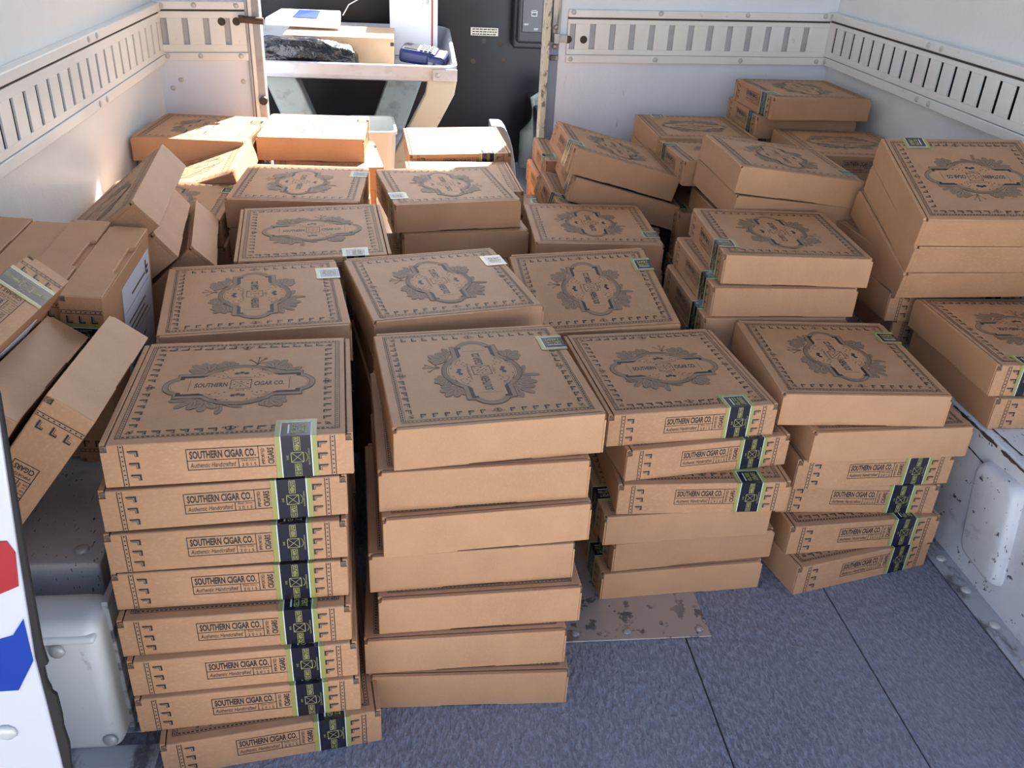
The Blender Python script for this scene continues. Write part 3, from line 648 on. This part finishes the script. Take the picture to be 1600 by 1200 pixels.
# pale plastic tubs on the cab floor behind the piled boxes
def tub(label, x, y, z0, w_, d_, h_, rot, m):
    b = B(); P = [rr(-w_*s, w_*s, -d_*s, d_*s, .03, z) for s, z in ((.80, 0), (1, h_), (1.06, h_), (1.06, h_+.012), (.96, h_+.012), (.78, .012))]
    N = len(P[0])
    for L in P: b.v += L
    for j in range(len(P)-1):
        for i in range(N): b.f.append((j*N+i, j*N+(i+1) % N, (j+1)*N+(i+1) % N, (j+1)*N+i)); b.m.append(0)
    b.f += [tuple(range(N))[::-1], tuple((len(P)-1)*N+i for i in range(N))]; b.m += [0, 0]
    o = ob('mail_tub', b.me('mail_tub', [m]), None, (x, y, z0), (0, 0, R(rot)), label=label, category='tub'); return o
tub('pale plastic mail tub standing behind the sunlit boxes under the tray', -.105, 2.42, .0, .085, .13, .41, 4, M['tub'])
b = B(); pts = [(.375+.075*math.cos(R(a)), .10+.355*math.sin(R(a))) for a in range(0, 91, 10)]
b.prism([(x, 2.28, z) for x, z in pts]+[(.34, 2.28, .455), (.34, 2.28, 0), (.45, 2.28, 0)], (0, .12, 0))
ob('seat_shell', b.me('seat_shell', [M['shell']], bevel=.01, seg=3), None, label='curved pale plastic shell in the opening right of the sunlit boxes', category='cover')
b = B(); b.tube([(.60, 3.2, .06), (.61, 3.2, .22), (.645, 3.22, .36), (.70, 3.25, .40)], [.04, .05, .045, .03], 12)
ob('arm_rest', b.me('arm_rest', [M['legt']], smooth=True), None, label='worn pale padded arm at the right edge of the cab opening', category='arm rest')

# ---------------------------------------------------------------- every mailer box: key, seal side, x, y, z, turn about x, y, z, height factor
BOX = [
('s1.0','R',-0.2013,0.0824,0,0,0,8.1,0.975),
('s1.1','R',-0.2221,0.1009,0.0675,0,0,4.1,0.975),
('s1.2','R',-0.224,0.1091,0.135,0,0,3.8,0.975),
('s1.3','R',-0.2281,0.1196,0.2024,0,0,2.8,0.975),
('s1.4','R',-0.2308,0.1418,0.27,-0.6,0,2.6,0.95),
('s1.5','R',-0.2322,0.1441,0.3375,-1.2,0,3.6,0.95),
('s1.6','R',-0.2331,0.1519,0.405,-1.8,0,4.9,0.95),
('s1.7','R',-0.2197,0.1565,0.4725,-2.4,0,4,0.95),
('s2.0','R',0.1334,0.1669,0.0001,0,0,88.6,1.045),
('s2.1','R',0.1206,0.1816,0.0726,0,0,91.2,1.045),
('s2.2','R',0.1407,0.1996,0.1451,0,0,92.4,1.045),
('s2.3','R',0.1244,0.2211,0.2176,0,0,93.4,1.045),
('s2.4','R',0.1422,0.2231,0.2901,0,0,95.2,1.045),
('s2.5','R',0.1399,0.242,0.3627,0,0,94.1,1.045),
('s2.6','R',0.1543,0.2539,0.4353,0,0,97,1.045),
('s3.0','R',0.5547,0.4182,-0.0001,0,0,-86.1,0.96),
('s3.1','R',0.5687,0.4285,0.0666,0,0,-84.8,0.96),
('s3.2','R',0.5505,0.4223,0.1334,0,0,-86.7,0.96),
('s3.3','R',0.5806,0.4209,0.2002,0,0,-0.4,0.96),
('s3.4','R',0.566,0.4542,0.2669,0,0,8,0.96),
('s3.5','R',0.5357,0.4649,0.3333,0,0,5.7,0.96),
('s4.0','R',0.9163,0.4382,0,0,0,13.4,0.985),
('s4.1','R',0.9345,0.4591,0.0683,0,0,4.1,0.985),
('s4.2','R',0.9395,0.4904,0.1364,0,0,-3,0.985),
('s4.3','R',0.9428,0.4861,0.2046,0,0,1.6,0.985),
('s4.4','R',0.9551,0.4777,0.2727,0,0,92.3,0.985),
('s4.5','R',0.9053,0.4937,0.3411,0,0,87.2,0.985),
('M1.6','R',-0.2583,0.5591,0.4409,0,0,98.9,1.055),
('M2.6','R',0.0945,0.6284,0.441,0,0,103.1,1.055),
('M3.5','R',0.45,0.816,0.359,-2.7,-10,93.1,1),
('M4.5','L',0.5211,1.2243,0.3675,0,0,88.9,1.055),
('B1.6','R',-0.183,0.93,0.442,1.5,-1.1,6.2,1.055),
('B2.6','R',-0.2478,1.3119,0.441,0,0,87.8,1.055),
('B3.6','R',0.1335,1.3158,0.441,0,0,-79.8,1.055),
('B3.5','R',0.16,1.3,0.3675,0,0,-82,1.055),
('B4.4','R',0.1314,1.1816,0.294,0,0,4.2,1.055),
('B5.6','R',0.193,1.978,0.405,1.6,-1.2,3.7,1),
('B6.5','R',0.197,1.633,0.38,0,0,3.1,1),
('B7.6','R',-0.2681,1.9571,0.441,0,0,89.1,1.055),
('B8.5','R',-0.2282,1.8852,0.3675,0,0,97.4,1.055),
('B9.6','R',-0.608,1.862,0.454,0,0,84.8,1.03),
('E1.5','R',0.653,2.02,0.3675,0,0,-89.5,1.055),
('E2.4','R',0.635,2,0.294,0,0,-88.1,1.055),
('C1','R',0.6437,1.6046,0.4786,-14.5,0.7,-89.3,1.055),
('C2','R',0.66,1.6,0.395,-14.5,0.7,-92,1.055),
('F','R',0.6,1.59,0.325,-14.5,0.7,-89,1.055),
('T1.8','R',1.3364,1.8923,0.62,0,0,-87.2,1),
('T2.7','R',1.3266,1.929,0.55,0,0,-91.8,1),
('T3.6','R',1.36,1.95,0.48,0,0,-89,1),
('T4.6','R',1.36,1.575,0.52,0,0,-3,1),
('T5.5','R',1.37,1.57,0.45,0,0,-5,1),
('Q1.7','R',0.985,1.885,0.49,0,0,179.8,1),
('Q2.5','L',0.985,1.55,0.487,-1,-3,-91.6,1),
('R1.6','R',0.8927,0.866,0.4761,0,0,-93.7,0.98),
('R1.5','R',0.8631,0.8515,0.4081,0,0,-90.7,0.98),
('R1.4','R',0.8469,0.8417,0.34,0,0,-89.7,0.98),
('R2.8','L',1.0074,1.2096,0.565,6.2,-0.3,89.4,1),
('R2.7','R',1.0059,1.213,0.4944,5.4,-0.8,90.8,1),
('R2.6','R',1.031,1.296,0.41,0,0,89.8,1),
('Sa','R',1.2997,0.8125,0.6359,-16.6,2.4,173.3,1),
('P1','L',1.3438,0.5422,0.376,0,0,-0.6,1),
('P2','R',1.3566,0.5332,0.306,0,0,0,1),
('G.4','R',0.29,1.58,0.294,0,0,87,1),
('P2b','R',1.3,0.9,0.376,0,0,0,1),
('B10.6','R',-0.582,1.59,0.396,-2.5,17.9,179.5,1),
('L0','R',-0.592,1.275,0.405,0,0,89.6,1),
('Sb','R',1.3049,0.8322,0.5681,-16.6,2.4,174.3,1),
('Sc','R',1.3,0.852,0.5002,-16.6,2.4,176.3,1),
('L1','',-0.594,0.8905,0.5028,-7.3,39.8,177.6,1),
('L2','',-0.5881,0.8885,0.4219,-1.9,37.9,-173.7,1),
('L3','',-0.5228,0.9439,0.3599,0.2,43.1,-170.2,1),
('U1','R',-0.4827,0.5248,0.4316,13.9,-85.9,-12.6,1),
('U2','R',-0.5535,0.5351,0.4405,13.9,-85.9,-12.6,1),
('U3','R',-0.6243,0.5255,0.4395,13.9,-85.9,-12.6,1),
('U4','R',-0.6951,0.5299,0.4464,13.9,-85.9,-12.6,1),
('V1','R',-0.6086,0.147,0.5154,-50.8,-0.7,85.1,1),
('V2','R',-0.5759,0.1451,0.4201,-10.4,-54,11,1),
('V3','L',-0.4887,0.1552,0.4171,-9.8,-52,10.7,1),
]
LABEL = { "s1.0": "bottom mailer box of the front-left stack of eight, jutting out to the right",
"s1.1": "second from the bottom mailer box of the front-left stack of eight",
"s1.2": "third from the bottom mailer box of the front-left stack of eight",
"s1.3": "fourth from the bottom mailer box of the front-left stack of eight",
"s1.4": "fifth from the bottom mailer box of the front-left stack of eight",
"s1.5": "sixth from the bottom mailer box of the front-left stack of eight",
"s1.6": "seventh from the bottom mailer box of the front-left stack of eight",
"s1.7": "topmost mailer box of the front-left stack of eight, full emblem facing the camera",
"s2.0": "bottom mailer box of the second front stack",
"s2.1": "second from the bottom mailer box of the second front stack",
"s2.2": "third from the bottom mailer box of the second front stack",
"s2.3": "fourth from the bottom mailer box of the second front stack",
"s2.4": "fifth from the bottom mailer box of the second front stack",
"s2.5": "sixth from the bottom mailer box of the second front stack",
"s2.6": "topmost mailer box of the second front stack, emblem turned sideways",
"s3.0": "bottom mailer box of the third front stack",
"s3.1": "second from the bottom mailer box of the third front stack",
"s3.2": "third from the bottom mailer box of the third front stack, plain side out",
"s3.3": "fourth from the bottom mailer box of the third front stack",
"s3.4": "fifth from the bottom mailer box of the third front stack",
"s3.5": "topmost mailer box of the third front stack, emblem upright",
"s4.0": "bottom mailer box of the rightmost front stack, swung askew on the floor",
"s4.1": "second from the bottom mailer box of the rightmost front stack",
"s4.2": "third from the bottom mailer box of the rightmost front stack",
"s4.3": "fourth from the bottom mailer box of the rightmost front stack",
"s4.4": "fifth from the bottom mailer box of the rightmost front stack",
"s4.5": "topmost mailer box of the rightmost front stack, plain side out",
"M1.6": "sideways mailer box with bright glinting seal directly behind the front-left stack",
"M2.6": "turned mailer box with glinting seal behind the second front stack",
"M3.5": "mailer box with dark seal directly behind the third front stack, tipped forward",
"M4.5": "mailer box behind the tipped one, sideways emblem and seal at its near right corner",
"B1.6": "mailer box with slotted rims, glinting seal at near right corner, left middle row",
"B2.6": "mailer box with glinting seal just in front of the sunlit closed box at left",
"B3.6": "mailer box with glinting seal on its left and a plain pinkish front, centre back",
"B3.5": "plain-sided mailer box directly beneath the centre back box with glinting seal",
"B4.4": "low mailer box partly seen below the centre back box, emblem in shade",
"B5.6": "sunlit mailer box at back centre with shadow across its right corner",
"B6.5": "half-lit mailer box just below and in front of the sunlit back centre box",
"B7.6": "sunlit blank-topped mailer box before the tray legs, left of centre",
"B8.5": "mailer box under the sunlit blank-topped box, only its right edge showing",
"B9.6": "mailer box in the far left corner, emblem half in sun",
"B10.6": "mailer box in front of the far left corner box, sun patch and slotted right rim",
"E1.5": "mailer box with dark seal at the right door post, upper of two",
"E2.4": "mailer box at the right door post, lower of two",
"C1": "slanting plain-sided mailer box, upper of the tilted pair right of centre",
"C2": "slanting mailer box, lower of the tilted pair right of centre",
"F": "slanting mailer box whose left edge shows beneath the tilted pair",
"G.4": "low mailer box with faint print between the centre back boxes and the tilted pair",
"T1.8": "highest mailer box at the back right against the wall, seal on its left side",
"T2.7": "mailer box directly beneath the highest one at the back right",
"T3.6": "mailer box third from the top of the tallest back right stack",
"T4.6": "mailer box against the right wall with lettering facing out, below the highest box",
"T5.5": "mailer box under the one with lettering beside the right wall",
"Q1.7": "mailer box with notched left rim against the back wall, right of the opening",
"Q2.5": "mailer box with far left seal, in front of the one touching the back wall",
"R1.6": "topmost mailer box behind the rightmost front stack, seal near left",
"R1.5": "second mailer box from the top behind the rightmost front stack, seal on its left",
"R1.4": "third mailer box from the top behind the rightmost front stack, mostly hidden",
"R2.8": "tilted mailer box with blank front atop the pair at right middle distance",
"R2.7": "tilted mailer box beneath the blank-fronted one at right middle distance",
"R2.6": "mailer box below the tilted pair at right middle distance, only its left side showing",
"Sa": "topmost mailer box at the right frame edge, emblem upside down",
"Sb": "second mailer box at the right frame edge, beneath the upside-down emblem",
"Sc": "third mailer box at the right frame edge, just above the lettered pair",
"P1": "upper mailer box of the pair on the right wheel housing, seal near its left end",
"P2": "lower mailer box of the pair on the right wheel housing",
"P2b": "mailer box behind the pair on the right wheel housing, only its left edge showing",
"L0": "mailer box with dull grey seal lying flat behind the leaning fan by the left wall",
"L1": "uppermost of the three mailer boxes leaning in a fan at left, blank side up",
"L2": "middle one of the three mailer boxes leaning in a fan at left",
"L3": "lowest and rightmost of the three mailer boxes leaning in a fan at left",
"U1": "mailer box on edge with a white shipping label, right end of the upright row",
"U2": "mailer box on edge, second from the labelled one in the upright row",
"U3": "mailer box on edge, third from the labelled one in the upright row",
"U4": "mailer box on edge, at the left frame edge of the upright row",
"V1": "mailer box at the left frame edge, lettered side up with dark seal",
"V2": "tilted blank-sided mailer box at left, between the door post and another tilted one",
"V3": "tilted mailer box standing on end left of the front-left stack, lettering downward" }
random.seed(21)
made = {}
GRP = {'s': 'mailer boxes of the four front stacks', 'M': 'mailer boxes of the middle rows', 'B': 'mailer boxes of the back rows', 'L': 'mailer boxes leaning at left', 'U': 'mailer boxes standing on edge at left', 'V': 'tilted mailer boxes at left'}
for n, side, x, y, z, ex, ey, ez, hs in BOX:
    made[n] = mailer(LABEL[n], x, y, z, ex, ey, ez, hs, side or None, GRP.get(n[0], 'mailer boxes piled on the right'), n in ('U1', 'U2'))
# boxes buried in the stacks: (x, y, turn, first z, pitch, number, height factor)
P_ = .0735
COL = [(-.258, .565, 95, 0, P_, 6, 1.055), (.100, .635, 100, 0, P_, 6, 1.055), (.450, .830, 92, 0, .0655, 5, .94), (.521, 1.224, 89, 0, P_, 5, 1.055),
       (-.190, .945, 5, 0, P_, 6, 1.055), (-.250, 1.312, 88, 0, P_, 6, 1.055), (.150, 1.250, 3, 0, P_, 4, 1.055), (.197, 1.640, 3, 0, .076, 5, 1.09), (.193, 1.985, 4, 0, .080, 5, 1.13), 
       (-.235, 1.920, 92, 0, P_, 5, 1.055), (-.612, 1.925, 86, 0, .0755, 6, 1.08), (-.590, 1.590, 2, 0, .0830, 4, 1.18), (.640, 2.010, -89, 0, P_, 4, 1.055),
       (.630, 1.610, -89, 0, .0690, 4, 1.0), (.980, 1.885, 180, 0, .0700, 7, 1.0), (.985, 1.550, -90, 0, .0695, 6, 1.0), (.850, .845, -90, 0, .0680, 5, .98),
       (1.030, 1.200, 90, 0, .0682, 6, .98), (1.360, 1.575, -4, 0, .0750, 6, 1.06), (1.345, 1.930, -90, 0, .0687, 7, .985), (1.330, .920, 1, .306, .0695, 1, 1.0),
       (1.300, .920, 2, .446, .0690, 1, 1.0), (.575, 1.590, -88, 0, P_, 0, 1.0), (-.590, 1.270, 3, .2705, .0670, 2, .96)]
hid = 'mailer box buried deep inside the piled stacks, barely visible between its neighbours'
for x, y, a, z0, p, n, hs in COL:
    for k in range(n):
        mailer(hid, x+random.uniform(-.006, .006), y+random.uniform(-.004, .004), z0+k*p, 0, 0, a+random.uniform(-1.2, 1.2), hs, 'R', 'buried mailer boxes')
# shipping label on the bottom of the upright box, written face outwards
def ship(parent, x0, x1, y0, y1, full=True):
    b = B(); b.box(x0, x1, y0, y1, -.0012, -.0002); l = ob('shipping_label', b.me('shipping_label', [M['paper']]), parent, label='white shipping label')
    I = Ink()
    def q(u, v): return (x0+(x1-x0)*u, y0+(y1-y0)*v)
    for u in (.30, .55, .80): I.line([q(u, .02), q(u, .98)], .0012, 0)
    random.seed(9); v = .06
    while v < .50:
        w_ = random.choice((.007, .012, .02)); a = q(.06, v); c_ = q(.26, v+w_); I.rect(a[0], a[1], c_[0], c_[1], 0); v += w_+random.choice((.008, .014))
    for u, v0, v1 in ((.36, .1, .7), (.40, .1, .6), (.44, .1, .66), (.60, .12, .8), (.65, .12, .7), (.70, .12, .74), (.87, .3, .8)): I.line([q(u, v0), q(u, v1)], .0045, 2)
    a = q(.90, .88); I.text('F', a[0], a[1], .020, .030, 0, rot=90, bold=.03)
    I.b.v = [(v[0], v[1], -.0016) for v in I.b.v]; I.b.f = [tuple(reversed(f)) for f in I.b.f]
    ob('label_print', I.b.me('label_print', [M[k] for k in Ink.MI], fix=False), l)
ship(made['U1'], -.130, .128, -.050, .150)
ship(made['V1'], -.130, .100, -.120, .120)
